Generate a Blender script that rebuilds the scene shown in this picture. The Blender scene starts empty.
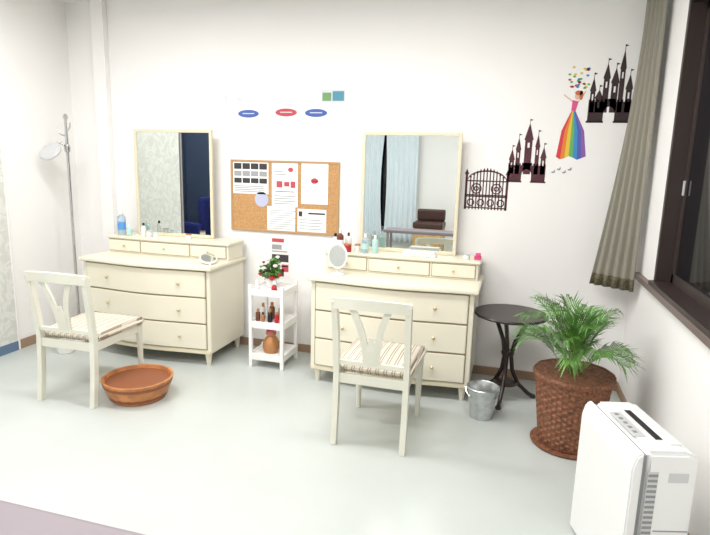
import bpy, bmesh, math, random
import numpy as np
from mathutils import Vector, Matrix
random.seed(7)
S=bpy.context.scene
S.view_settings.view_transform='Standard'
S.view_settings.look='None'
def lin(c):
    return tuple((v/255/12.92 if v/255<=.04045 else ((v/255+.055)/1.055)**2.4) for v in c)+(1,)
def mat(name,col,rough=.5,metal=0,bump=0,bscale=60,var=0,vscale=8,trans=0,emis=0,coat=0):
    m=bpy.data.materials.new(name);m.use_nodes=True
    nt=m.node_tree;b=nt.nodes['Principled BSDF']
    b.inputs['Base Color'].default_value=lin(col);b.inputs['Roughness'].default_value=rough;b.inputs['Metallic'].default_value=metal
    if trans:b.inputs['Transmission Weight'].default_value=trans
    if coat:b.inputs['Coat Weight'].default_value=coat
    if emis:
        b.inputs['Emission Color'].default_value=lin(col);b.inputs['Emission Strength'].default_value=emis
    tc=nt.nodes.new('ShaderNodeTexCoord')
    if bump:
        n=nt.nodes.new('ShaderNodeTexNoise');n.inputs['Scale'].default_value=bscale;n.inputs['Detail'].default_value=4
        nt.links.new(tc.outputs['Object'],n.inputs['Vector'])
        bp=nt.nodes.new('ShaderNodeBump');bp.inputs['Strength'].default_value=bump;bp.inputs['Distance'].default_value=.004
        nt.links.new(n.outputs['Fac'],bp.inputs['Height']);nt.links.new(bp.outputs['Normal'],b.inputs['Normal'])
    if var:
        n=nt.nodes.new('ShaderNodeTexNoise');n.inputs['Scale'].default_value=vscale;n.inputs['Detail'].default_value=5
        nt.links.new(tc.outputs['Object'],n.inputs['Vector'])
        r=nt.nodes.new('ShaderNodeValToRGB')
        r.color_ramp.elements[0].position=.35;r.color_ramp.elements[1].position=.65
        r.color_ramp.elements[0].color=lin([max(0,v*(1-var)) for v in col]);r.color_ramp.elements[1].color=lin([min(255,v*(1+var)) for v in col])
        nt.links.new(n.outputs['Fac'],r.inputs['Fac']);nt.links.new(r.outputs['Color'],b.inputs['Base Color'])
    return m
def stripes(name,cols,freq,axis=0,rough=.8,kind='sin'):
    m=bpy.data.materials.new(name);m.use_nodes=True
    nt=m.node_tree;b=nt.nodes['Principled BSDF'];b.inputs['Roughness'].default_value=rough
    tc=nt.nodes.new('ShaderNodeTexCoord');sp=nt.nodes.new('ShaderNodeSeparateXYZ')
    nt.links.new(tc.outputs['Object'],sp.inputs[0])
    mu=nt.nodes.new('ShaderNodeMath');mu.operation='MULTIPLY';mu.inputs[1].default_value=freq
    nt.links.new(sp.outputs[axis],mu.inputs[0])
    fr=nt.nodes.new('ShaderNodeMath');fr.operation='FRACT';nt.links.new(mu.outputs[0],fr.inputs[0])
    r=nt.nodes.new('ShaderNodeValToRGB');r.color_ramp.interpolation='CONSTANT'
    e=r.color_ramp.elements
    e[0].position=0;e[0].color=lin(cols[0][1]);e[1].position=cols[1][0];e[1].color=lin(cols[1][1])
    for p,cc in cols[2:]:
        q=e.new(p);q.color=lin(cc)
    nt.links.new(fr.outputs[0],r.inputs['Fac']);nt.links.new(r.outputs['Color'],b.inputs['Base Color'])
    return m

M={}
M['wall']=mat('wall_paint',(243,241,239),.85,bump=.15,bscale=120)
M['ceil']=mat('ceiling_paint',(240,239,237),.9,bump=.1)
M['floor']=mat('vinyl_floor',(190,195,191),.27,var=.01,vscale=2,bump=.03,bscale=200)
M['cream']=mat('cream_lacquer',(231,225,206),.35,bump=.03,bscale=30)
M['cream2']=mat('cream_lacquer_deep',(222,212,186),.4)  # deeper cream for dresser apron and mirror frames
M['gap']=mat('drawer_gap',(150,138,112),.8)
M['knob']=mat('knob_brass_cream',(196,180,140),.3,metal=.3)
M['chair']=mat('chair_white_paint',(222,221,207),.35)
M['mirror']=mat('mirror_glass',(225,230,228),.0,metal=1)
M['white']=mat('white_plastic',(232,232,231),.35)
M['whitewood']=mat('white_wood',(238,237,235),.45)
M['cork']=mat('cork',(190,146,98),.9,bump=.5,bscale=150,var=.08,vscale=120)
M['corkframe']=mat('cork_frame_wood',(184,146,102),.5)
M['sheet']=mat('paper_sheet',(246,246,246),.7)
M['sheet2']=mat('paper_sheet_warm',(238,234,232),.7)
M['sheet3']=mat('laminated_sheet',(238,239,240),.4)
M['ink']=mat('ink_dark',(60,58,60),.8)
M['inkg']=mat('ink_grey',(160,160,163),.8)
M['inkl']=mat('ink_light',(212,214,217),.8)
M['red']=mat('print_red',(190,76,88),.7)
M['blue']=mat('print_blue',(70,98,170),.7)
M['blueg']=mat('print_teal',(86,146,168),.7)
M['green']=mat('print_green',(114,158,106),.7)
M['lilac']=mat('lilac_paper',(186,190,216),.7)
M['base']=mat('baseboard_tan',(158,131,109),.6)
M['baseblue']=mat('baseboard_blue',(96,120,148),.6)
M['brown']=mat('window_frame_brown',(68,57,54),.45,metal=.3)
M['sill']=mat('window_sill_taupe',(114,99,94),.45)
M['night']=mat('night_glass',(22,22,28),.05)
M['alu']=mat('grey_frame',(150,143,142),.5)
M['chrome']=mat('chrome',(205,205,207),.18,metal=1)
M['tin']=mat('galvanised_tin',(200,203,204),.32,metal=.9,var=.05,vscale=30)
M['dark']=mat('dark_brown_wood',(42,29,26),.35)
M['wood']=mat('basin_cedar',(188,124,74),.45,var=.12,vscale=14)
M['woodb']=mat('basin_band',(138,80,48),.5)
M['wick']=mat('wicker',(126,82,58),.7,var=.22,vscale=60)
M['soil']=mat('soil',(60,42,32),.95,bump=1,bscale=80)
M['leaf']=mat('palm_leaf',(80,124,52),.45,var=.35,vscale=9)
M['stem']=mat('palm_stem',(124,154,76),.5)
M['sticker']=mat('sticker_dark',(58,42,46),.8)
M['sticker2']=mat('sticker_maroon',(84,46,54),.8)
M['curt']=mat('taupe_curtain',(146,142,129),.9,bump=.4,bscale=250)
M['hem']=mat('curtain_hem',(110,104,82),.9,var=.2,vscale=70)
M['bcurt']=mat('pale_blue_curtain',(218,228,234),.9)
M['mauve']=mat('mauve_table_top',(132,122,128),.5)
M['navy']=mat('navy_wall',(74,88,112),.8)
M['navyf']=mat('navy_fabric',(36,48,120),.8,bump=.4)
M['leather']=mat('brown_leather',(66,40,34),.45,bump=.3,bscale=90)
M['oak']=mat('oak_wood',(196,158,104),.5,var=.08,vscale=20)
M['water']=mat('clear_bottle',(205,228,240),.1,trans=.6)
M['bluecap']=mat('blue_label',(90,150,215),.4)
M['amber']=mat('amber_bottle',(110,60,42),.2,coat=.5)
M['mint']=mat('mint_plastic',(186,220,216),.35)
M['pink']=mat('pink_plastic',(222,80,138),.4)
M['black']=mat('black_plastic',(30,30,32),.4)
M['grey']=mat('grey_plastic',(136,138,140),.45)
M['lgrey']=mat('light_grey_plastic',(198,199,200),.4)
M['redfl']=mat('red_flower',(180,36,46),.6)
M['wfl']=mat('white_flower',(238,233,233),.6)
M['gold']=mat('gold_jar',(190,134,86),.35,metal=.4)
M['lamp']=mat('lamp_panel',(255,253,250),.5,emis=4)
M['stripe']=stripes('striped_upholstery',[(0,(220,210,194)),(.38,(172,158,142)),(.56,(222,214,200)),(.7,(158,142,126)),(.82,(216,206,190))],22,0)
m=bpy.data.materials.new('patterned_wallpaper');m.use_nodes=True;nt=m.node_tree;b=nt.nodes['Principled BSDF'];b.inputs['Roughness'].default_value=.8
tc=nt.nodes.new('ShaderNodeTexCoord');v=nt.nodes.new('ShaderNodeTexNoise');v.inputs['Scale'].default_value=9;v.inputs['Detail'].default_value=6;v.inputs['Distortion'].default_value=2.5
r=nt.nodes.new('ShaderNodeValToRGB');r.color_ramp.elements[0].position=.44;r.color_ramp.elements[1].position=.56
r.color_ramp.elements[0].color=lin((208,208,202));r.color_ramp.elements[1].color=lin((222,222,217))
nt.links.new(tc.outputs['Object'],v.inputs['Vector']);nt.links.new(v.outputs['Fac'],r.inputs['Fac']);nt.links.new(r.outputs['Color'],b.inputs['Base Color'])
M['wallpaper']=m

def link(name,me,mt,parent=None,smooth=False):
    o=bpy.data.objects.new(name,me);S.collection.objects.link(o)
    if mt: me.materials.append(M[mt])
    if parent: o.parent=parent
    if smooth:
        for p in me.polygons:p.use_smooth=True
    return o
def root(name,loc=(0,0,0),rz=0):
    e=bpy.data.objects.new(name,None);S.collection.objects.link(e);e.location=loc;e.rotation_euler=(0,0,rz);e.empty_display_size=.1
    return e
def box(par,name,lo,hi,mt,bev=.003,rot=None):
    """lo/hi corners in the parent's space"""
    bm=bmesh.new();bmesh.ops.create_cube(bm,size=1)
    s=[hi[i]-lo[i] for i in range(3)];c=[(hi[i]+lo[i])/2 for i in range(3)]
    for v in bm.verts: v.co=Vector((v.co.x*s[0],v.co.y*s[1],v.co.z*s[2]))
    if bev>0: bmesh.ops.bevel(bm,geom=bm.edges[:],offset=min(bev,min(s)*.4),segments=2,affect='EDGES',profile=.6)
    if rot: bmesh.ops.rotate(bm,verts=bm.verts,matrix=Matrix.Rotation(rot[1],3,rot[0]))
    bmesh.ops.translate(bm,verts=bm.verts,vec=c)
    me=bpy.data.meshes.new(name);bm.to_mesh(me);bm.free()
    return link(name,me,mt,par)
def boxes(par,name,lst,mt):
    bm=bmesh.new()
    for lo,hi in lst:
        g=bmesh.ops.create_cube(bm,size=1)['verts']
        for v in g: v.co=Vector([(hi[i]+lo[i])/2+v.co[i]*(hi[i]-lo[i]) for i in range(3)])
    me=bpy.data.meshes.new(name);bm.to_mesh(me);bm.free()
    return link(name,me,mt,par)
def lathe(par,name,prof,mt,loc=(0,0,0),seg=40,axis='Z',sx=1,sy=1,fn=None,smooth=True):
    bm=bmesh.new();rings=[]
    for k,(rr,z) in enumerate(prof):
        ring=[]
        for i in range(seg):
            a=2*math.pi*i/seg;q=rr+(fn(k,i) if fn else 0)
            ring.append(bm.verts.new((q*math.cos(a)*sx,q*math.sin(a)*sy,z)))
        rings.append(ring)
    for a,b_ in zip(rings[:-1],rings[1:]):
        for i in range(seg): bm.faces.new((a[i],a[(i+1)%seg],b_[(i+1)%seg],b_[i]))
    bm.faces.new(rings[0][::-1]);bm.faces.new(rings[-1])
    R=Matrix.Identity(3)
    if axis=='Y':R=Matrix.Rotation(math.pi/2,3,'X')
    if axis=='X':R=Matrix.Rotation(math.pi/2,3,'Y')
    if isinstance(axis,Matrix):R=axis
    bmesh.ops.transform(bm,verts=bm.verts,matrix=Matrix.Translation(loc)@R.to_4x4())
    me=bpy.data.meshes.new(name);bm.to_mesh(me);bm.free()
    o=link(name,me,mt,par,smooth)
    if smooth:
        try: me.set_sharp_from_angle(angle=math.radians(40))
        except Exception: pass
    return o
def tube(par,name,pts,rad,mt,seg=12,flat=None,bm_in=None):
    """swept round (or flat=(w,h)) section through points"""
    P=[Vector(p) for p in pts];n=len(P)
    bm=bm_in or bmesh.new();rings=[];up=None
    for i in range(n):
        t=(P[min(i+1,n-1)]-P[max(i-1,0)]).normalized()
        if up is None:
            up=Vector((0,1,0)) if abs(t.y)<.9 else Vector((1,0,0))
        s=t.cross(up).normalized();up=s.cross(t).normalized()
        rr=rad[i] if isinstance(rad,(list,tuple)) else rad
        ring=[]
        for k in range(seg):
            a=2*math.pi*(k+.5)/seg
            w,h=(flat if flat else (1,1))
            if flat and seg==4:
                x=(1 if math.cos(a)>0 else -1)*w;y=(1 if math.sin(a)>0 else -1)*h
            else:x=math.cos(a)*w;y=math.sin(a)*h
            ring.append(bm.verts.new(P[i]+s*x*rr+up*y*rr))
        rings.append(ring)
    for a,b_ in zip(rings[:-1],rings[1:]):
        for k in range(seg): bm.faces.new((a[k],a[(k+1)%seg],b_[(k+1)%seg],b_[k]))
    bm.faces.new(rings[0][::-1]);bm.faces.new(rings[-1])
    if bm_in: return
    bmesh.ops.recalc_face_normals(bm,faces=bm.faces)
    me=bpy.data.meshes.new(name);bm.to_mesh(me);bm.free()
    o=link(name,me,mt,par,seg>4)
    if seg>4:
        try: me.set_sharp_from_angle(angle=math.radians(45))
        except Exception: pass
    return o
def bez(p0,p1,p2,p3,n=10):
    o=[]
    for i in range(n+1):
        t=i/n;a=(1-t)**3;b_=3*(1-t)**2*t;c=3*(1-t)*t*t;d=t**3
        o.append(tuple(a*p0[k]+b_*p1[k]+c*p2[k]+d*p3[k] for k in range(len(p0))))
    return o
def slab(par,name,x0,x1,front,yb,z0,z1,mt,n=24,bev=.003):
    """solid with curved front y=front(x), flat back, extruded in z"""
    bm=bmesh.new()
    xs=[x0+(x1-x0)*i/n for i in range(n+1)]
    pts=[(x,front(x)) for x in xs]
    pts+= [(x1,yb),(x0,yb)] if not callable(yb) else [(x,yb(x)) for x in xs[::-1]]
    f=bm.faces.new([bm.verts.new((x,y,z0)) for x,y in pts])
    g=bmesh.ops.extrude_face_region(bm,geom=[f])
    bmesh.ops.translate(bm,verts=[v for v in g['geom'] if isinstance(v,bmesh.types.BMVert)],vec=(0,0,z1-z0))
    bmesh.ops.recalc_face_normals(bm,faces=bm.faces)
    if bev:
        ed=[e for e in bm.edges if e.calc_face_angle(0)>.8]
        bmesh.ops.bevel(bm,geom=ed,offset=bev,segments=2,affect='EDGES')
    me=bpy.data.meshes.new(name);bm.to_mesh(me);bm.free()
    return link(name,me,mt,par)
def flat(par,name,polys,mt,y=-.001,t=.002):
    """thin cut-outs on the back wall: list of polygons [(x,z)...]"""
    bm=bmesh.new()
    for pl in polys:
        a=[bm.verts.new((x,y,z)) for x,z in pl];b_=[bm.verts.new((x,y-t,z)) for x,z in pl];n=len(pl)
        bm.faces.new(a);bm.faces.new(b_[::-1])
        for i in range(n): bm.faces.new((a[i],b_[i],b_[(i+1)%n],a[(i+1)%n]))
    bmesh.ops.recalc_face_normals(bm,faces=bm.faces)
    me=bpy.data.meshes.new(name);bm.to_mesh(me);bm.free()
    return link(name,me,mt,par)
def R(x0,z0,x1,z1): return [(x0,z0),(x1,z0),(x1,z1),(x0,z1)]
def ell(cx,cz,a,b_,n=24): return [(cx+a*math.cos(2*math.pi*i/n),cz+b_*math.sin(2*math.pi*i/n)) for i in range(n)]

# ---------------------------------------------------------------- ROOM
XL,XR,YB,ZC=-3.75,.81,-5.3,2.8
boxes(None,'floor',[((XL-1.6,YB-.1,-.1),(XR+.15,.15,0))],'floor')
boxes(None,'ceiling',[((XL-1.6,YB-.1,ZC),(XR+.15,.15,ZC+.1))],'ceil')
boxes(None,'wall_back',[((XL-.1,0,0),(XR+.12,.12,ZC))],'wall')
DY0,DY1,DZ=-2.75,-1.80,2.1
boxes(None,'wall_left',[((XL-.1,DY1,0),(XL,0,ZC)),((XL-.1,YB,0),(XL,DY0,ZC)),((XL-.1,DY0,DZ),(XL,DY1,ZC))],'wall')
WY0,WY1,WZ0,WZ1=-3.1,-.62,.9,2.46
boxes(None,'wall_right',[((XR,YB,0),(XR+.12,0,WZ0)),((XR,YB,WZ1),(XR+.12,0,ZC)),((XR,WY1,WZ0),(XR+.12,0,WZ1)),((XR,YB,WZ0),(XR+.12,WY0,WZ1))],'wall')
boxes(None,'wall_rear',[((XL-.1,YB-.1,0),(XR+.12,YB,ZC))],'wall')
boxes(None,'wall_nook',[((-5.3,-4.3,0),(-5.2,-1.3,ZC)),((-5.2,-1.4,0),(XL-.1,-1.3,ZC)),((-5.2,-4.3,0),(XL-.1,-4.2,ZC))],'navy')
box(None,'trim_trunking',(-3.46,-.055,0),(-3.34,-.001,ZC-.001),'wall',.004)
box(None,'baseboard_back',(-3.33,-.012,0),(XR-.001,-.0005,.065),'base',.002)
box(None,'baseboard_left',(XL+.0005,-.74,0),(XL+.012,-.001,.075),'base',.002)
box(None,'baseboard_right',(XR-.012,-3.5,0),(XR-.0005,-.013,.06),'base',.002)
pr=root('wallpaper_panel',(0,0,0))
box(pr,'panel',(XL+.0005,-1.78,.075),(XL+.014,-.75,1.93),'wallpaper',.001)
box(pr,'kick',(XL+.0005,-1.78,0),(XL+.016,-.75,.075),'baseblue',.002)
box(pr,'edge_strip',(XL+.0005,-.75,.0),(XL+.02,-.735,1.95),'sheet2',.002)
box(pr,'header',(XL+.0005,-1.78,1.93),(XL+.016,-.75,2.35),'lilac',.002)
dr=root('door_1')
for nm,lo,hi in (('jamb_a',(XL-.11,DY1-.03,0),(XL+.02,DY1,DZ)),('jamb_b',(XL-.11,DY0,0),(XL+.02,DY0+.03,DZ)),('head',(XL-.11,DY0,DZ-.03),(XL+.02,DY1,DZ))):
    box(dr,nm,lo,hi,'alu',.003)

w=root('window_1')
box(w,'sill_board',(XR-.035,WY0,WZ0-.03),(XR-.0005,-.22,WZ0+.005),'sill',.004)
box(w,'sill_inner',(XR-.03,WY0,WZ0),(XR+.12,WY1,WZ0+.03),'brown',.003)
box(w,'jamb_far',(XR-.005,WY1-.035,WZ0+.03),(XR+.12,WY1,WZ1),'brown',.003)
box(w,'jamb_near',(XR-.005,WY0,WZ0+.03),(XR+.12,WY0+.035,WZ1),'brown',.003)
box(w,'head',(XR-.005,WY0,WZ1-.04),(XR+.12,WY1,WZ1),'brown',.003)
for k,(ya,yb_,xx) in enumerate([(-1.5,-.66,.085),(-2.3,-1.45,.06),(-3.07,-2.25,.085)]):
    x=XR+xx
    box(w,'sash_%d_stile_a'%k,(x-.012,ya,WZ0+.03),(x+.012,ya+.045,WZ1-.04),'brown',.003)
    box(w,'sash_%d_stile_b'%k,(x-.012,yb_-.045,WZ0+.03),(x+.012,yb_,WZ1-.04),'brown',.003)
    box(w,'sash_%d_rail_a'%k,(x-.012,ya,WZ0+.03),(x+.012,yb_,WZ0+.085),'brown',.003)
    box(w,'sash_%d_rail_b'%k,(x-.012,ya,WZ1-.09),(x+.012,yb_,WZ1-.04),'brown',.003)
    box(w,'glass_%d'%k,(x-.002,ya+.03,WZ0+.06),(x+.002,yb_-.03,WZ1-.06),'night',0)
box(w,'latch',(XR+.065,-.70,1.42),(XR+.075,-.68,1.50),'lgrey',.003)

def curtain(name,f0,f1,zt,zb,mt,n=60,nz=14,pleats=6,amp=.018,hem=None):
    bm=bmesh.new();g=[]
    for j in range(nz+1):
        t=j/nz;z=zt+(zb-zt)*t;a=Vector(f0(t));b_=Vector(f1(t));d=(b_-a);nrm=Vector((-d.y,d.x)).normalized();row=[]
        for i in range(n+1):
            s=i/n;p=a+d*s+nrm*amp*(.6+.6*t)*math.sin(s*pleats*2*math.pi+.4*math.sin(5*t))
            row.append(bm.verts.new((p.x,p.y,z)))
        g.append(row)
    for j in range(nz):
        for i in range(n):
            f=bm.faces.new((g[j][i],g[j][i+1],g[j+1][i+1],g[j+1][i]));f.smooth=True
            if hem and j>=nz-hem:f.material_index=1
    me=bpy.data.meshes.new(name);bm.to_mesh(me);bm.free()
    o=link(name,me,mt);
    if hem: me.materials.append(M['hem'])
    md=o.modifiers.new('thick','SOLIDIFY');md.thickness=.003
    return o
curtain('window_curtain',lambda t:(.70-.17*t**1.6,-.05-.10*t),lambda t:(.77,-.27-.05*t),2.62,.79,'curt',pleats=5,nz=24,amp=.014,hem=1)

# ---------------------------------------------------------------- DRESSERS
def dresser(loc):
    W=1.165;r=root('dressing_table',loc)
    u=lambda x:(x/W)
    bow=lambda x:.045*math.sin(math.pi*u(x))**2
    ft=lambda x:-.60-bow(x)
    fb=lambda x:-.565-bow(x)
    slab(r,'top',0,W,ft,-.03,.742,.768,'cream',30,.006)
    slab(r,'carcass',.025,W-.025,fb,-.035,.10,.742,'cream',30,.004)
    ff=lambda x:fb(x)-.012
    zs=[(.135,.325),(.337,.527),(.539,.729)]
    for k,(a,b_) in enumerate(zs):
        slab(r,'drawer_gap_%d'%k,.055,W-.055,lambda x:fb(x)-.002,lambda x:fb(x)+.01,a-.006,b_+.006,'gap',30,0)
        slab(r,'drawer_%d'%k,.062,W-.062,ff,lambda x:fb(x)+.01,a,b_,'cream',30,.004)
        for q,x in enumerate((.27,W-.27)):
            lathe(r,'knob_%d_%d'%(k,q),[(.004,0),(.005,.008),(.011,.014),(.012,.02),(.006,.026)],'knob',(x,ff(x)+.001,(a+b_)/2),16,'Y')
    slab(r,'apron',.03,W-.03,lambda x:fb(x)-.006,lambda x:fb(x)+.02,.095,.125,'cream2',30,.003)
    for k,(x,y) in enumerate(((.07,-.53),(W-.07,-.53),(.07,-.08),(W-.07,-.08))):
        lathe(r,'foot_%d'%k,[(.014,0),(.018,.02),(.026,.085),(.03,.1)],'cream',(x,y,0),16)
    f2=lambda x:-.275-.02*math.sin(math.pi*u(x))**2
    slab(r,'riser_body',.03,W-.03,f2,-.035,.768,.885,'cream',24,.003)
    slab(r,'riser_top',.015,W-.015,lambda x:f2(x)-.015,-.03,.885,.905,'cream',24,.005)
    ws=[(.05,.345),(.365,W-.365),(W-.345,W-.05)]
    for k,(a,b_) in enumerate(ws):
        slab(r,'small_gap_%d'%k,a-.004,b_+.004,lambda x:f2(x)-.002,lambda x:f2(x)+.008,.781,.877,'gap',12,0)
        slab(r,'small_drawer_%d'%k,a,b_,lambda x:f2(x)-.01,lambda x:f2(x)+.008,.785,.873,'cream',12,.003)
        x=(a+b_)/2
        lathe(r,'small_knob_%d'%k,[(.003,0),(.004,.006),(.009,.012),(.009,.017),(.004,.021)],'knob',(x,f2(x)-.009,.829),14,'Y')
    return r
D1=dresser((-3.245,0,0));D2=dresser((-1.337,0,0))
def wmirror(x):
    r=root('vanity_mirror',(x,-.10,.906));w,h,f=.72,.867,.024
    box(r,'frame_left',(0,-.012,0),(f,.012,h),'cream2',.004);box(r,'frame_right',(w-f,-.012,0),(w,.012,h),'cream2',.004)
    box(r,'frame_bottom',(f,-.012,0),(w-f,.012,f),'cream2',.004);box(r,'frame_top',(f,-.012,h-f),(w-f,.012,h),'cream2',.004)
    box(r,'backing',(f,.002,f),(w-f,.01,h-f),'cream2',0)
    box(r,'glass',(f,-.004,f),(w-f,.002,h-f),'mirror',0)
wmirror(-3.053);wmirror(-1.098)

# ---------------------------------------------------------------- CHAIRS
def chair(loc,rz=0):
    r=root('dining_chair',loc,rz);bx=.195
    for s,n in ((-1,'left'),(1,'right')):
        pts=[(s*bx,-.27,0),(s*bx,-.245,.2),(s*bx,-.235,.42),(s*(bx+.002),-.25,.6),(s*(bx+.006),-.285,.83)]
        tube(r,'back_post_'+n,bez(pts[0],pts[1],pts[1],pts[2],6)+bez(pts[2],pts[3],pts[3],pts[4],8)[1:],1,'chair',4,(.016,.019))
        tube(r,'front_leg_'+n,[(s*.19,.235,0),(s*.192,.225,.2),(s*.195,.215,.40)],[.015,.019,.024],'chair',12)
    cr=[(x,-.287-.03*(1-(x/.215)**2),.815+.012*(1-(x/.215)**2)) for x in [(-.215+.43*i/12) for i in range(13)]]
    tube(r,'crest_rail',cr,1,'chair',4,(.030,.011))
    lr=[(x,-.238,.475) for x in (-.19,0,.19)]
    tube(r,'lower_rail',lr,1,'chair',4,(.012,.010))
    for s,n in ((-1,'left'),(1,'right')):
        P=bez((s*.028,-.24,.475),(s*.03,-.262,.60),(s*.05,-.28,.69),(s*.10,-.298,.80),10)
        tube(r,'splat_'+n,P,1,'chair',4,(.018,.007))
    tube(r,'splat_web',[(0,-.244,.48),(0,-.258,.56),(0,-.27,.64)],[1,.9,.35],'chair',4,(.03,.007))
    box(r,'apron_front',(-.185,.205,.355),(.185,.228,.41),'chair');box(r,'apron_rear',(-.185,-.245,.355),(.185,-.225,.41),'chair')
    box(r,'apron_left',(-.205,-.23,.355),(-.185,.215,.41),'chair');box(r,'apron_right',(.185,-.23,.355),(.205,.215,.41),'chair')
    bm=bmesh.new();bmesh.ops.create_cube(bm,size=1)
    for v in bm.verts:
        wd=.43 if v.co.y<0 else .47
        v.co=Vector((v.co.x*wd,v.co.y*.47+.01,.435+v.co.z*.05))
    bmesh.ops.bevel(bm,geom=bm.edges[:],offset=.018,segments=4,affect='EDGES')
    bmesh.ops.subdivide_edges(bm,edges=[e for e in bm.edges if e.calc_length()>.2],cuts=8,use_grid_fill=True)
    for v in bm.verts:
        if v.co.z>.44: v.co.z+=.018*max(0,1-(v.co.x/.23)**2)*max(0,1-((v.co.y-.01)/.235)**2)
        if abs(v.co.x)>.17 and v.co.y<-.2: v.co.y=-.2
    me=bpy.data.meshes.new('cushion');bm.to_mesh(me);bm.free()
    link('seat_cushion',me,'stripe',r,True)
chair((-.675,-1.10,0),0);chair((-2.63,-1.17,0),math.radians(2))

# ---------------------------------------------------------------- TROLLEY SHELF
r=root('shelf_rack',(-1.85,-.46,0));w,d,h=.28,.30,.64
for n,x,y in (('a',0,0),('b',w-.026,0),('c',0,d-.026),('d',w-.026,d-.026)):
    box(r,'post_'+n,(x,y,0),(x+.026,y+.026,h),'whitewood',.003)
for k,z in enumerate((.09,.34,.59)):
    for q in range(5):
        y=.012+q*(d-.024)/5
        box(r,'slat_%d_%d'%(k,q),(.012,y+.003,z),(w-.012,y+(d-.024)/5-.003,z+.012),'whitewood',.002)
    box(r,'rail_f%d'%k,(.02,.002,z-.03),(w-.02,.018,z+.02),'whitewood',.002);box(r,'rail_b%d'%k,(.02,d-.018,z-.03),(w-.02,d-.002,z+.02),'whitewood',.002)
    box(r,'rail_l%d'%k,(.002,.02,z-.03),(.018,d-.02,z+.02),'whitewood',.002);box(r,'rail_r%d'%k,(w-.018,.02,z-.03),(w-.002,d-.02,z+.02),'whitewood',.002)
def blob(par,name,loc,rad,mt,n=60,sz=.02,seed=1):
    rn=random.Random(seed);bm=bmesh.new()
    for i in range(n):
        p=Vector((rn.gauss(0,1),rn.gauss(0,1),rn.gauss(0,1))).normalized()*rad*rn.uniform(.5,1)
        p.z=p.z*.8
        q=p+Vector(loc);a=Vector((rn.gauss(0,1),rn.gauss(0,1),rn.gauss(0,1))).normalized();b_=a.cross(p.normalized()).normalized();a=(a+p.normalized()).normalized()
        s=sz*rn.uniform(.7,1.3)
        vs=[bm.verts.new(q-a*s),bm.verts.new(q+b_*s*.45),bm.verts.new(q+a*s),bm.verts.new(q-b_*s*.45)]
        bm.faces.new(vs)
    me=bpy.data.meshes.new(name);bm.to_mesh(me);bm.free();return link(name,me,mt,par)
def rose(par,name,loc,rad,mt):
    lathe(par,name,[(rad*.3,-rad*.8),(rad,-rad*.1),(rad*.95,rad*.3),(rad*.6,rad*.25),(rad*.65,rad*.55),(rad*.25,rad*.45),(rad*.2,rad*.6)],mt,loc,18,fn=lambda k,i:rad*.08*math.sin(i*2*math.pi/18*5+k))
f=root('flower_arrangement',(-1.73,-.31,.605))
lathe(f,'pot',[(.035,0),(.045,.04),(.05,.07),(.045,.07)],'whitewood')
blob(f,'foliage',(0,0,.12),.085,'leaf',170,.026,3);blob(f,'foliage_top',(.03,0,.2),.04,'leaf',40,.02,5)
for i,(x,y,z,mt,s) in enumerate([(.03,-.06,.08,'redfl',.024),(-.03,-.07,.15,'wfl',.02),(.05,-.04,.17,'wfl',.018),(0,-.06,.22,'wfl',.016),(-.07,-.04,.10,'redfl',.018),(.08,-.03,.10,'redfl',.018),(.06,-.02,.235,'wfl',.016),(-.05,-.03,.19,'redfl',.012)]):
    rose(f,'bloom_%d'%i,(x,y,z),s,mt)
for (x,y,mt) in ((-1.80,-.41,'wfl'),(-1.66,-.415,'redfl')):
    b_=root('ornament_figurine',(x,y,.6025))
    lathe(b_,'body',[(.018,0),(.022,.01),(.018,.03),(.010,.042)],mt,seg=20)
    lathe(b_,'head',[(.006,.040),(.014,.048),(.014,.058),(.005,.066)],'wfl',seg=16)
for i,(x,y,rr,hh,mt) in enumerate([(-1.80,-.40,.018,.09,'amber'),(-1.755,-.41,.016,.07,'gold'),(-1.70,-.40,.02,.10,'black'),(-1.645,-.40,.018,.08,'redfl'),(-1.79,-.33,.02,.12,'white'),(-1.72,-.32,.022,.13,'amber'),(-1.65,-.31,.02,.12,'gold')]):
    b_=root('cosmetic_jar',(x,y,.3525))
    lathe(b_,'jar',[(rr*.9,0),(rr,.005),(rr,hh*.7),(rr*.6,hh*.78)],mt,seg=20);lathe(b_,'cap',[(rr*.55,hh*.78),(rr*.55,hh),(rr*.4,hh+.003)],'gold' if mt!='gold' else 'black',seg=16)
b_=root('wicker_jar',(-1.71,-.36,.1025))
lathe(b_,'body',[(.05,0),(.062,.03),(.06,.08),(.045,.11),(.03,.13),(.04,.15),(.035,.17)],'gold',seg=48,fn=lambda k,i:.002*(i%2))
lathe(b_,'lid',[(.042,.15),(.03,.18),(.01,.2)],'pink',seg=24)
b_=root('folded_towel',(-1.79,-.25,.1025));box(b_,'cloth',(-.03,-.06,0),(.03,.06,.05),'sheet2',.012)

p=root('wall_flyer',(0,0,0))
flat(p,'sheet',[R(-1.88,.60,-1.70,.95)],'sheet2',-.0005,.001)
flat(p,'print_dark',[R(-1.865,.74,-1.72,.80),R(-1.865,.62,-1.76,.68)],'ink',-.0016,.0006)
flat(p,'print_red',[R(-1.865,.90,-1.76,.93),R(-1.78,.66,-1.72,.72)],'red',-.0016,.0006)
flat(p,'print_grey',[R(-1.865,.82,-1.73,.83),R(-1.865,.84,-1.78,.88),R(-1.865,.70,-1.73,.71)],'inkg',-.0016,.0006)

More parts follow.
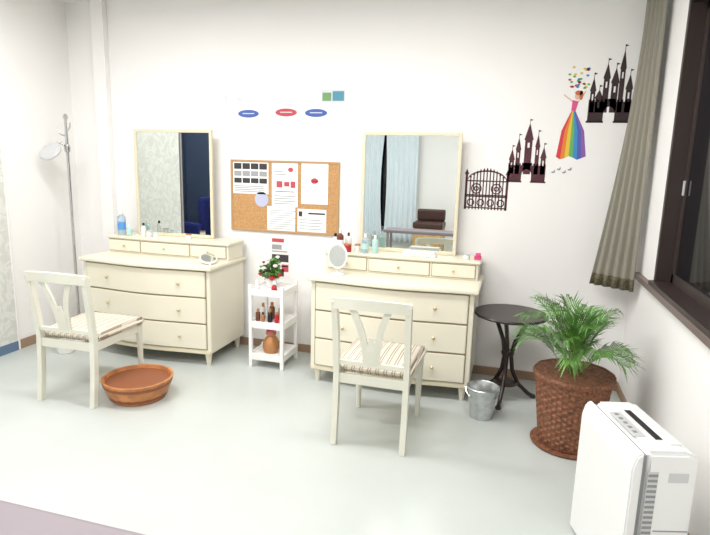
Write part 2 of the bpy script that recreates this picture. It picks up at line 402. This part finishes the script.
# ---------------------------------------------------------------- CORK BOARD
c=root('cork_board',(0,0,0));cx0,cx1,cz0,cz1=-2.221,-1.299,.981,1.549
box(c,'cork',(cx0+.012,-.012,cz0+.012),(cx1-.012,-.001,cz1-.012),'cork',0)
for n,lo,hi in (('l',(cx0,-.018,cz0),(cx0+.016,-.001,cz1)),('r',(cx1-.016,-.018,cz0),(cx1,-.001,cz1)),('b',(cx0+.016,-.018,cz0),(cx1-.016,-.001,cz0+.016)),('t',(cx0+.016,-.018,cz1-.016),(cx1-.016,-.001,cz1))):
    box(c,'frame_'+n,lo,hi,'corkframe',.003)
def sheet(par,n,x0,z0,x1,z1,mt='sheet'): flat(par,n,[R(x0,z0,x1,z1)],mt,-.0125,.001)
sheet(c,'flyer_a',-2.20,1.28,-1.89,1.53);sheet(c,'flyer_b',-1.86,1.19,-1.64,1.53);sheet(c,'flyer_c',-1.61,1.22,-1.39,1.54)
sheet(c,'flyer_d',-1.90,.99,-1.66,1.19);sheet(c,'flyer_e',-1.64,1.0,-1.40,1.18)
Y=-.0136
bl=[];
for row in range(3):
    for col in range(4):
        x=-2.19+col*.074;z=1.475-row*.055
        bl.append(R(x,z,x+.066,z+.04 if row else z+.047))
flat(c,'flyer_a_photos',bl[:4]+bl[8:],'ink',Y,.0005);flat(c,'flyer_a_photos_b',bl[4:8],'inkg',Y,.0005)
flat(c,'flyer_a_text',[R(-2.19,1.295+i*.014,-1.93,1.302+i*.014) for i in range(4)],'inkg',Y,.0005)
flat(c,'flyer_b_text',[R(-1.84,1.21+i*.02,-1.68+.02*(i%2),1.217+i*.02) for i in range(4)]+[R(-1.84,1.44,-1.74,1.447),R(-1.84,1.46,-1.76,1.467)],'inkg',Y,.0005)
flat(c,'flyer_b_red',[R(-1.82,1.34,-1.77,1.39),R(-1.755,1.35,-1.71,1.385),R(-1.70,1.34,-1.66,1.39),ell(-1.70,1.48,.022,.018),R(-1.83,1.305,-1.67,1.312)],'red',Y,.0005)
flat(c,'flyer_c_text',[R(-1.59,1.26+i*.045,-1.42-.03*(i%2),1.265+i*.045) for i in range(6)],'inkl',Y,.0005)
flat(c,'flyer_c_mark',[ell(-1.50,1.40,.03,.022)],'red',Y-.0002,.0003)
flat(c,'flyer_d_text',[R(-1.88,1.01+i*.018,-1.70+.02*(i%3),1.015+i*.018) for i in range(9)],'inkg',Y,.0005)
flat(c,'flyer_e_text',[R(-1.62,1.02+i*.024,-1.43-.02*(i%2),1.026+i*.024) for i in range(4)],'inkg',Y,.0005)
flat(c,'flyer_e_dark',[R(-1.63,1.12,-1.60,1.16),R(-1.55,1.14,-1.41,1.153)],'ink',Y,.0005)
flat(c,'round_note',[ell(-1.95,1.24,.06,.06)],'lilac',-.0125,.001)

p=root('menu_poster',(0,0,0))
flat(p,'sheet',[R(-2.22,1.59,-1.26,1.99)],'sheet3',-.0005,.001)
Y=-.0016
for k,(cxp,cz_,mt) in enumerate(((-2.065,1.905,'blue'),(-1.745,1.915,'red'),(-1.50,1.912,'blue'))):
    flat(p,'label_%d'%k,[ell(cxp,cz_,.09,.030)],mt,Y,.0006)
    flat(p,'label_text_%d'%k,[R(cxp-.05,cz_-.002,cxp+.05,cz_+.005)],'inkl',Y-.0006,.0004)
    flat(p,'text_%d'%k,[R(cxp-.09,1.64+i*.036,cxp+.03+.03*((i*7)%3)/2,1.644+i*.036) for i in range(6)],'inkl',Y,.0006)
p=root('photo_print',(0,0,0))
flat(p,'sheet',[R(-1.46,1.99,-1.27,2.08)],'inkl',-.0005,.001);flat(p,'image_a',[R(-1.45,2.0,-1.38,2.06)],'green',Y,.0005);flat(p,'image_b',[R(-1.37,2.0,-1.28,2.07)],'blueg',Y,.0005)
p=root('photo_print',(0,0,0))
flat(p,'sheet',[R(-2.28,1.99,-2.10,2.06)],'sheet2',-.0005,.001);flat(p,'image_a',[R(-2.27,2.0,-2.25,2.05),R(-2.16,2.0,-2.12,2.03)],'inkl',Y,.0005)

# ---------------------------------------------------------------- WALL STICKERS (generic silhouettes)
def gate():
    x0,x1,z0,z1=-.35,-.05,1.24,1.56;P=[]
    cx=(x0+x1)/2;b=.008
    for x in (x0,x1-.016):P.append(R(x,z0,x+.016,z1-.07));P.append([(x-.008,z1-.07),(x+.024,z1-.07),(x+.008,z1-.03)])
    n=12
    for i in range(1,n):
        x=x0+.014+(x1-x0-.028)*i/n;top=z1-.11+.07*math.sin(math.pi*i/n)
        P.append(R(x-b/2,z0,x+b/2,top))
        P.append([(x-b,top),(x+b,top),(x,top+.02)])
    for z in (z0+.01,z0+.09,z0+.10,z0+.2):P.append(R(x0,z,x1,z+b))
    for s in (-1,1):
        for (a,q,rr) in ((cx+s*.07,z0+.15,.038),(cx+s*.07,z0+.15,.018),(cx+s*.035,z0+.05,.027),(cx+s*.105,z0+.05,.027)):
            for k in range(20):
                t0,t1=2*math.pi*k/20,2*math.pi*(k+1)/20
                P.append([(a+rr*math.cos(t0),q+rr*math.sin(t0)),(a+rr*math.cos(t1),q+rr*math.sin(t1)),(a+(rr-b)*math.cos(t1),q+(rr-b)*math.sin(t1)),(a+(rr-b)*math.cos(t0),q+(rr-b)*math.sin(t0))])
    for k in range(16):
        t0,t1=math.pi*k/16,math.pi*(k+1)/16;A=(x1-x0)/2-.014
        P.append([(cx+A*math.cos(t0),z1-.11+.07*math.sin(t0)),(cx+A*math.cos(t1),z1-.11+.07*math.sin(t1)),(cx+A*math.cos(t1),z1-.12+.07*math.sin(t1)),(cx+A*math.cos(t0),z1-.12+.07*math.sin(t0))])
    g=root('gate_wall_sticker');
    flat(g,'cutout',P,'sticker2',-.0006,.0012)
gate()
def castle(name,x0,x1,z0,z1,mt,var):
    w=x1-x0;h=z1-z0;P=[]
    X=lambda u:x0+u*w;Z=lambda v:z0+v*h
    towers=[(.0,.13,.34,.52),(.17,.29,.5,.70),(.40,.60,.66,.93),(.70,.81,.55,.76),(.87,1.0,.38,.56)] if var==0 else [(.0,.12,.40,.58),(.14,.30,.30,.42),(.30,.44,.56,.76),(.50,.66,.50,.70),(.68,.80,.68,.93),(.86,1.0,.42,.62)]
    for a,b,t,p in towers:
        m_=(a+b)/2;g=(b-a)
        P+= [R(X(a),Z(.12),X(m_-g*.15),Z(t)),R(X(m_+g*.15),Z(.12),X(b),Z(t)),R(X(m_-g*.15),Z(.12),X(m_+g*.15),Z(t-.12)),R(X(m_-g*.15),Z(t-.04),X(m_+g*.15),Z(t))]
        P.append(R(X(a-g*.12),Z(t),X(b+g*.12),Z(t+.015)))
        P.append([(X(a-g*.12),Z(t+.015)),(X(b+g*.12),Z(t+.015)),(X(m_),Z(p))])
        P.append(R(X(m_)-.0015,Z(p-.02),X(m_)+.0015,Z(p+.06)))
        P.append([(X(m_),Z(p+.03)),(X(m_),Z(p+.06)),(X(m_)+.02,Z(p+.045))])
    P+=[R(X(-.02),Z(.0),X(.36),Z(.26)),R(X(.64),Z(0),X(1.02),Z(.26)),R(X(.36),Z(.2),X(.64),Z(.30))]
    for k in range(11):
        u=-.02+k*.0985
        P.append(R(X(u),Z(.26),X(u+.05),Z(.29)))
    for k in range(8):
        t0,t1=math.pi*k/8,math.pi*(k+1)/8
        P.append([(X(.5+.14*math.cos(t0)),Z(.1+.1*math.sin(t0))),(X(.5+.14*math.cos(t0)),Z(.21)),(X(.5+.14*math.cos(t1)),Z(.21)),(X(.5+.14*math.cos(t1)),Z(.1+.1*math.sin(t1)))])
    P.append(R(X(-.05),Z(-.015),X(.38),Z(.01)));P.append(R(X(.62),Z(-.015),X(1.05),Z(.01)))
    g=root(name);flat(g,'cutout',P,mt,-.0006,.0012)
castle('castle_wall_sticker',-.055,.185,1.45,1.88,'sticker2',0)
castle('castle_wall_sticker',.43,.68,1.86,2.35,'sticker',1)
g=root('dancing_lady_wall_sticker')
wx,wz=.335,1.93;cols=[(226,70,80),(240,140,60),(245,205,80),(110,190,100),(70,150,215),(90,100,190),(150,100,180)]
cols=[tuple(int(v*.93) for v in c_) for c_ in cols]
for i,cc in enumerate(cols):
    M['sk%d'%i]=mat('skirt_%d'%i,cc,.8)
    n=len(cols);a0=-.085+.19*i/n;a1=-.085+.19*(i+1)/n
    q=lambda a:(wx+a,1.62+.012*math.cos(a*60))
    flat(g,'skirt_%d'%i,[[(wx-.012+.024*i/n,wz),(wx-.012+.024*(i+1)/n,wz),(wx+a1*.75,wz-.13),q(a1),q(a0),(wx+a0*.75,wz-.13)]],'sk%d'%i,-.0006,.0012)
M['skin']=mat('sticker_skin',(228,180,160),.8);M['hair']=mat('sticker_hair',(190,112,76),.8)
flat(g,'bodice',[[(wx-.014,wz),(wx+.014,wz),(wx+.026,wz+.06),(wx-.012,wz+.07)]],'pink',-.0006,.0012)
flat(g,'arms',[[(wx-.012,wz+.065),(wx-.01,wz+.055),(wx-.07,wz+.10),(wx-.068,wz+.108)],[(wx+.024,wz+.05),(wx+.024,wz+.062),(wx+.065,wz+.13),(wx+.068,wz+.122)]],'skin',-.0006,.0012)
flat(g,'head',[ell(wx+.018,wz+.095,.018,.022)],'skin',-.0006,.0012)
flat(g,'hair',[ell(wx+.024,wz+.115,.024,.016),ell(wx+.04,wz+.10,.012,.03)],'hair',-.0018,.0005)
rn=random.Random(4)
for i,k in enumerate(('sk0','sk2','sk4','sk3')):
    flat(g,'petals_%d'%i,[ell(wx+.01+rn.uniform(-.06,.07),wz+.2+rn.uniform(-.06,.09),.010,.007,8) for _ in range(7)],k,-.0006,.0012)
g=root('bird_wall_sticker')
flat(g,'cutout',[ell(.24+.035*i,1.52+.02*(i%2),.012,.006,8) for i in range(4)]+[[(.24+.035*i,1.52+.02*(i%2)),(.25+.035*i,1.54+.02*(i%2)),(.255+.035*i,1.522+.02*(i%2))] for i in range(4)],'inkg',-.0006,.0012)

# ---------------------------------------------------------------- ROUND TABLE
t=root('round_side_table',(.035,-.40,0))
lathe(t,'top',[(.215,.575),(.235,.582),(.24,.592),(.235,.60),(.0001,.60)],'dark',seg=56)
lathe(t,'under_ring',[(.10,.56),(.11,.575)],'dark',seg=32)
for k in range(3):
    a=math.radians(20+120*k)
    P=[(.15,.57),(.10,.50),(.045,.40),(.025,.30),(.04,.20),(.09,.10),(.165,.03),(.20,.012)]
    pts=[]
    for (q,z) in P: pts.append((q*math.cos(a),q*math.sin(a),z))
    sm=[]
    for i in range(len(pts)-1):
        for s in range(4):
            tt=s/4;sm.append(tuple(pts[i][j]*(1-tt)+pts[i+1][j]*tt for j in range(3)))
    sm.append(pts[-1])
    tube(t,'leg_%d'%k,sm,.014,'dark',10)
    lathe(t,'foot_%d'%k,[(.018,0),(.02,.01),(.012,.024)],'dark',(pts[-1][0],pts[-1][1],0),14)
lathe(t,'collar',[(.04,.31),(.044,.325),(.04,.34)],'dark',seg=24)
lathe(t,'lower_ring',[(.075,.105),(.085,.112),(.075,.12)],'dark',seg=28)

# ---------------------------------------------------------------- BUCKET
b_=root('metal_bucket',(-.10,-.745,0))
lathe(b_,'pail',[(.068,0),(.07,.004),(.084,.1),(.098,.195),(.102,.199),(.098,.203),(.094,.197),(.081,.1),(.066,.01)],'tin',seg=44)
for s in (-1,1): lathe(b_,'ear_%d'%s,[(.012,0),(.012,.004)],'tin',(s*.098,0,.185),14,'X')
tube(b_,'handle',[(.104*math.cos(math.pi*i/16),-.07*math.sin(math.pi*i/16)-.0,.185-.06*math.sin(math.pi*i/16)) for i in range(17)],.003,'chrome',8)

# ---------------------------------------------------------------- WOODEN BASIN
b_=root('wooden_basin',(-2.28,-1.19,0))
lathe(b_,'tub',[(.165,0),(.17,.005),(.20,.07),(.222,.135),(.224,.14),(.208,.14),(.19,.07),(.16,.018)],'wood',seg=80,fn=lambda k,i:(-.003 if i%4==0 else 0))
lathe(b_,'band_a',[(.176,.02),(.18,.02),(.186,.04),(.180,.04)],'woodb',seg=72)
lathe(b_,'band_b',[(.207,.10),(.213,.10),(.219,.118),(.213,.118)],'woodb',seg=72)
lathe(b_,'inner_floor',[(.16,.016),(.16,.02)],'wood',seg=48)

# ---------------------------------------------------------------- PLANT
pl=root('potted_palm',(.395,-.93,0))
rows=44;prof=[(.155,.012)]
for k in range(rows): 
    t_=k/(rows-1);prof.append((.158+.045*t_**.9,.02+.385*t_))
prof+=[(.212,.41),(.216,.42),(.208,.43),(.195,.42),(.19,.36)]
lathe(pl,'wicker_pot',prof,'wick',seg=120,fn=lambda k,i:.0035*(1 if (k//2+i//3)%2 else -1) if 1<k<rows else 0)
lathe(pl,'pot_rim',[(.205,.40),(.216,.405),(.22,.42),(.212,.432),(.205,.425)],'wick',seg=90,fn=lambda k,i:.002*math.sin(i*.9))
lathe(pl,'saucer',[(.17,0),(.20,.004),(.205,.014),(.19,.012),(.15,.008)],'wick',seg=60)
lathe(pl,'soil',[(.188,.37),(.188,.385)],'soil',seg=40)
bml=bmesh.new();bms=bmesh.new();rn=random.Random(23)
def frond(az,L,el,droop,z0=.38):
    d=Vector((math.cos(az),math.sin(az),0));side=Vector((-d.y,d.x,0))
    p=Vector((rn.uniform(-.05,.05),rn.uniform(-.05,.05),z0));n=30;pts=[p.copy()];e=el
    for i in range(n):
        e-=droop/n*(.2+1.7*i/n)
        p=p+(d*math.cos(e)+Vector((0,0,1))*math.sin(e))*L/n;pts.append(p.copy())
    tube(None,'',[tuple(q) for q in pts],[.0035*(1-.75*i/n) for i in range(n+1)],None,5,None,bms)
    for i in range(12,n+1):
        t_=(i-12)/(n-12);q=pts[i];tan=(pts[min(i+1,n)]-pts[i-1]).normalized();up=side.cross(tan)*-1
        if up.z<0:up=-up
        ll=.19*(math.sin(math.pi*(.2+.7*t_)))**.8*rn.uniform(.75,1.1)
        for s in (-1,1):
            dr=(side*s*.6+tan*1.0+up*.18).normalized();wv=tan.cross(dr).cross(dr).normalized()*.0040
            m1=q+dr*ll*.5+Vector((0,0,-.002));m2=q+dr*ll+Vector((0,0,-.025-.04*rn.random()))
            a=bml.verts.new(q+wv*.4);b2=bml.verts.new(q-wv*.4);c1=bml.verts.new(m1+wv);c2=bml.verts.new(m1-wv);tip=bml.verts.new(m2)
            bml.faces.new((a,b2,c2,c1));bml.faces.new((c1,c2,tip))
for i in range(26):
    az=2*math.pi*i*.382+rn.uniform(-.2,.2)
    inner=i%2==0
    L=rn.uniform(.52,.62) if inner else rn.uniform(.42,.50)
    dx=math.cos(az);dy=math.sin(az)
    if dx>.3:L*=.74
    if dy>.35 and dx<.3:L*=.80
    frond(az,L,math.radians(rn.uniform(78,89) if inner else rn.uniform(60,74)),math.radians(rn.uniform(50,85) if inner else rn.uniform(60,95)))
for nm,bm_,mt in (('leaflets',bml,'leaf'),('stems',bms,'stem')):
    for v in bm_.verts:
        if v.co.x>.385: v.co.x=.385
    me=bpy.data.meshes.new(nm);bm_.to_mesh(me);bm_.free();link(nm,me,mt,pl)

# ---------------------------------------------------------------- AIR PURIFIER
a=root('air_purifier',(.34,-1.74,0),math.radians(-74))
Lx,Ly,Hh=.44,.235,.60
def prism(par,name,pts,x0,x1,mt,bev=.01):
    bm=bmesh.new();f=bm.faces.new([bm.verts.new((x0,y,z)) for y,z in pts])
    g=bmesh.ops.extrude_face_region(bm,geom=[f]);bmesh.ops.translate(bm,verts=[v for v in g['geom'] if isinstance(v,bmesh.types.BMVert)],vec=(x1-x0,0,0))
    bmesh.ops.recalc_face_normals(bm,faces=bm.faces)
    bmesh.ops.bevel(bm,geom=bm.edges[:],offset=bev,segments=3,affect='EDGES')
    me=bpy.data.meshes.new(name);bm.to_mesh(me);bm.free();return link(name,me,mt,par)
prism(a,'body',[(.05,.0),(Ly,.0),(Ly,.575),(.20,.60),(.05,.60)],0.005,Lx-.005,'white',.014)
prism(a,'front_panel',[(.0,.015),(.036,.015),(.036,.60),(.012,.585),(.0,.54)],0,Lx,'white',.006)
box(a,'seam',(.012,.034,.02),(Lx-.012,.052,.585),'grey',.002)
box(a,'grille_recess',(Lx-.012,.058,.04),(Lx-.0045,.095,.53),'lgrey',.002)
for k in range(24): box(a,'grille_%d'%k,(Lx-.012,.060,.05+k*.02),(Lx-.003,.093,.060+k*.02),'grey',.001)
box(a,'control_panel',(.12,.055,.598),(.32,.10,.603),'lgrey',.002)
for k in range(5): box(a,'button_%d'%k,(.135+.036*k,.068,.6025),(.150+.036*k,.082,.605),'grey',.001)
box(a,'outlet_slot',(.10,.125,.598),(.34,.150,.6025),'black',.002)
box(a,'outlet_flap',(.06,.155,.598),(.38,.195,.606),'white',.003)
box(a,'side_tray_line',(Lx-.007,.10,.30),(Lx-.0035,Ly-.012,.304),'grey',0)
box(a,'handle_recess',(Lx-.007,.13,.49),(Lx-.0035,.20,.525),'lgrey',.001)

# ---------------------------------------------------------------- MAGNIFIER LAMP at left
l=root('magnifier_floor_lamp',(-3.50,-.35,0))
lathe(l,'base',[(.12,0),(.13,.01),(.11,.03),(.02,.04)],'white')
tube(l,'pole',[(0,0,.03),(0,0,1.84)],.012,'chrome')
lathe(l,'pole_tip',[(.015,1.83),(.02,1.85),(.008,1.87)],'chrome',seg=16)
lathe(l,'joint',[(.02,1.57),(.024,1.6),(.02,1.63)],'chrome',seg=16)
tube(l,'arm',bez((0,0,1.6),(-.05,-.02,1.66),(-.06,-.05,1.66),(-.07,-.08,1.60),8),.008,'chrome')
lathe(l,'head',[(.05,-.02),(.085,-.014),(.092,0),(.08,.014),(.03,.02)],'lgrey',(-.075,-.10,1.575),32,Matrix.Rotation(math.radians(50),3,'X'))
lathe(l,'lens',[(.065,-.026),(.07,-.018)],'sheet',(-.075,-.10,1.575),32,Matrix.Rotation(math.radians(50),3,'X'))
tube(l,'hook_a',bez((0,0,1.74),(.04,-.02,1.74),(.06,-.02,1.76),(.06,-.02,1.80),6),.006,'chrome')
tube(l,'hook_b',bez((0,0,1.70),(-.04,-.02,1.70),(-.06,-.02,1.72),(-.06,-.02,1.76),6),.006,'chrome')

# ---------------------------------------------------------------- small items on dressers
def bottle(name,loc,r_,h,mb,mc,neck=.4,label=None):
    o=root(name,loc)
    lathe(o,'body',[(r_*.9,0),(r_,.006),(r_,h*.68),(r_*neck,h*.8)],mb,seg=24)
    lathe(o,'cap',[(r_*neck*1.1,h*.8),(r_*neck*1.1,h*.98),(r_*neck*.8,h)],mc,seg=20)
    if label: lathe(o,'label',[(r_*1.02,h*.2),(r_*1.02,h*.5)],label,seg=24)
ZR=.9055;ZT=.7685
bottle('water_bottle',(-3.14,-.20,ZR),.033,.21,'water','white',.4,'bluecap')
bottle('lotion_bottle',(-3.20+.15,-.22,ZR),.022,.09,'mint','white')
bottle('spray_bottle',(-2.92,-.21,ZR),.02,.11,'white','black')
bottle('cream_jar',(-2.86,-.22,ZR),.025,.05,'white','lgrey',.95)
bottle('cream_jar',(-2.80,-.22,ZR),.02,.04,'sheet2','mint',.95)
bottle('cream_jar',(-2.50,-.21,ZR),.022,.045,'sheet2','gold',.95)
bottle('pump_bottle',(-1.22,-.21,ZR),.026,.16,'amber','white',.35,'sheet')
bottle('pump_bottle',(-1.17,-.16,ZR),.024,.13,'sheet2','amber',.35)
bottle('pump_bottle',(-1.27,-.17,ZR),.02,.12,'sheet2','black',.5)
bottle('cream_jar',(-1.15,-.25,ZR),.028,.06,'redfl','gold',.95)
bottle('spray_bottle',(-1.02,-.24,ZR),.027,.14,'water','white',.4,'mint')
bottle('lotion_bottle',(-.95,-.22,ZR),.024,.13,'mint','white')
bottle('cream_jar',(-1.08,-.23,ZR),.02,.06,'white','gold',.95)
bottle('cream_jar',(-.29,-.22,ZR),.022,.04,'white','lgrey',.9)
o=root('pink_clip',(-.215,-.20,ZR));box(o,'arm_a',(-.025,-.012,.0),(.025,.006,.03),'pink',.008);box(o,'arm_b',(-.015,-.02,.025),(.02,0,.05),'pink',.008)
o=root('tissue_tray',(-.62,-.22,ZR));box(o,'tray',(-.12,-.04,0),(.12,.04,.02),'sheet',.008);box(o,'lid',(-.11,-.035,.02),(.11,.035,.035),'white',.01)
def handmirror(loc,tilt,turn):
    o=root('table_mirror',loc,turn)
    Rm=Matrix.Rotation(math.radians(90-tilt),3,'X')
    lathe(o,'rim',[(.076,-.006),(.088,-.004),(.092,.002),(.084,.009),(.076,.006)],'white',(0,0,.135),40,Rm,sx=.82)
    lathe(o,'glass',[(.0757,-.001),(.0757,.0075)],'mirror',(0,0,.135),40,Rm,sx=.82)
    tube(o,'stem',[(0,.012,.01),(0,.012,.06)],.007,'white')
    lathe(o,'foot',[(.05,0),(.052,.006),(.03,.012),(.01,.016)],'white',(0,.01,0),30)
handmirror((-1.16,-.45,ZT),2,math.radians(-4))
o=root('hand_mirror',(-2.20,-.42,ZT+.002),math.radians(35))
Rm=Matrix.Rotation(math.radians(14),3,'X')
lathe(o,'frame',[(.085,-.006),(.092,0),(.085,.007)],'white',(0,0,.032),36,Rm,sx=.72)
lathe(o,'glass',[(.08,.005),(.08,.0085)],'mirror',(0,0,.032),36,Rm,sx=.72)
tube(o,'handle',[(0,-.085,.012),(0,-.13,.011),(0,-.16,.011)],[.007,.008,.009],'white')
o=root('waste_bin',(-3.36,-.66,0))
lathe(o,'bin',[(.06,0),(.065,.004),(.08,.2),(.083,.205),(.077,.203),(.06,.01)],'sheet2',seg=32)

# ---------------------------------------------------------------- foreground table & rear of room (seen in mirrors)
t=root('work_table',(0,0,0))
box(t,'top',(-1.62,-3.44,.66),(-.55,-3.14,.70),'mauve',.012)
for n,x,y in (('a',-1.58,-3.2),('b',-.63,-3.2),('c',-1.58,-3.41),('d',-.63,-3.41)): box(t,'leg_'+n,(x,y,0),(x+.03,y+.03,.66),'alu')
w=root('window_2')
box(w,'glass',(-2.4,YB+.001,.5),(-1.7,YB+.02,2.05),'night',0)
for n,lo,hi in (('l',(-2.45,YB+.001,.45),(-2.4,YB+.04,2.1)),('r',(-1.7,YB+.001,.45),(-1.65,YB+.04,2.1)),('t',(-2.45,YB+.001,2.05),(-1.65,YB+.04,2.1)),('b',(-2.45,YB+.001,.45),(-1.65,YB+.04,.5))): box(w,'frame_'+n,lo,hi,'alu')
curtain('blue_curtain',lambda t:(-2.56,YB+.12),lambda t:(-2.11-.05*math.sin(math.pi*t),YB+.12),2.12,.25,'bcurt',pleats=6,amp=.02)
curtain('blue_curtain',lambda t:(-2.09+.03*math.sin(math.pi*t),YB+.12),lambda t:(-1.55,YB+.12),2.12,.25,'bcurt',pleats=6,amp=.02)
c=root('storage_bench',(-1.46,-4.9,0))
box(c,'cabinet',(0,0,.03),(.44,.42,.58),'oak',.006)
box(c,'door_a',(.02,.42,.06),(.215,.432,.55),'oak',.004);box(c,'door_b',(.225,.42,.06),(.42,.432,.55),'oak',.004)
box(c,'plinth',(.03,.02,0),(.41,.4,.03),'dark',0)
box(c,'cushion',(-.01,-.0,.58),(.45,.42,.68),'leather',.03)
box(c,'back_cushion',(0,.0,.68),(.44,.1,.86),'leather',.03)
n_=root('armchair',(-4.35,-3.30,0),math.radians(-70))
box(n_,'seat',(-.28,-.28,.2),(.28,.28,.48),'navyf',.05);box(n_,'back',(-.28,.2,.4),(.28,.34,1.02),'navyf',.06)
box(n_,'arm_l',(-.36,-.28,.15),(-.26,.3,.66),'navyf',.04);box(n_,'arm_r',(.26,-.28,.15),(.36,.3,.66),'navyf',.04)
for x in (-.3,.3):
    for y in (-.22,.22): lathe(n_,'leg_%.1f_%.1f'%(x,y),[(.015,0),(.022,.2)],'dark',(x,y,0),12)

# ---------------------------------------------------------------- LIGHTS: ceiling fluorescent fixtures
def fixture(x,y,e,lx=1.25,ly=.3):
    f=root('ceiling_light',(x,y,ZC))
    box(f,'housing',(-lx/2,-ly/2,-.06),(lx/2,ly/2,-.0005),'white',.01)
    box(f,'diffuser',(-lx/2+.03,-ly/2+.03,-.07),(lx/2-.03,ly/2-.03,-.06),'lamp',.003)
    L=bpy.data.lights.new('tube','AREA');L.shape='RECTANGLE';L.size=lx;L.size_y=ly;L.energy=e;L.color=(1,.99,.975)
    o=bpy.data.objects.new('tube_light',L);S.collection.objects.link(o);o.parent=f;o.location=(0,0,-.08)
E=33.5
for x,y in ((-2.5,-1.5),(-.6,-1.5),(-2.5,-3.4),(-.6,-3.4)): fixture(x,y,E)
f=root('nook_fill_light',(-4.5,-2.6,ZC))  # added fill lamp with a shade, brightens the nook for the left mirror
lathe(f,'shade',[(.02,0),(.03,-.3),(.14,-.42),(.135,-.42),(.02,-.31)],'alu')
L=bpy.data.lights.new('nook','POINT');L.energy=60;L.shadow_soft_size=.08
o=bpy.data.objects.new('nook_fill_lamp',L);S.collection.objects.link(o);o.parent=f;o.location=(0,0,-.46)
wd=bpy.data.worlds.new('World');S.world=wd;wd.use_nodes=True
wd.node_tree.nodes['Background'].inputs[0].default_value=(.02,.025,.04,1);wd.node_tree.nodes['Background'].inputs[1].default_value=.5

# ---------------------------------------------------------------- CAMERA
f_,y_,p_,r_=554.8,.275,.187,.027
F=Vector((-math.sin(y_)*math.cos(p_),math.cos(y_)*math.cos(p_),-math.sin(p_)))
R0=Vector((math.cos(y_),math.sin(y_),0));U0=R0.cross(F)
Rr=math.cos(r_)*R0+math.sin(r_)*U0;Uu=-math.sin(r_)*R0+math.cos(r_)*U0
cam=bpy.data.cameras.new('camera');co=bpy.data.objects.new('camera',cam);S.collection.objects.link(co)
m4=Matrix(((Rr.x,Uu.x,-F.x,0),(Rr.y,Uu.y,-F.y,-4.11),(Rr.z,Uu.z,-F.z,1.55),(0,0,0,1)))
co.matrix_world=m4
cam.sensor_fit='HORIZONTAL';cam.sensor_width=36;cam.lens=36*f_/710;cam.clip_start=.05
S.camera=co
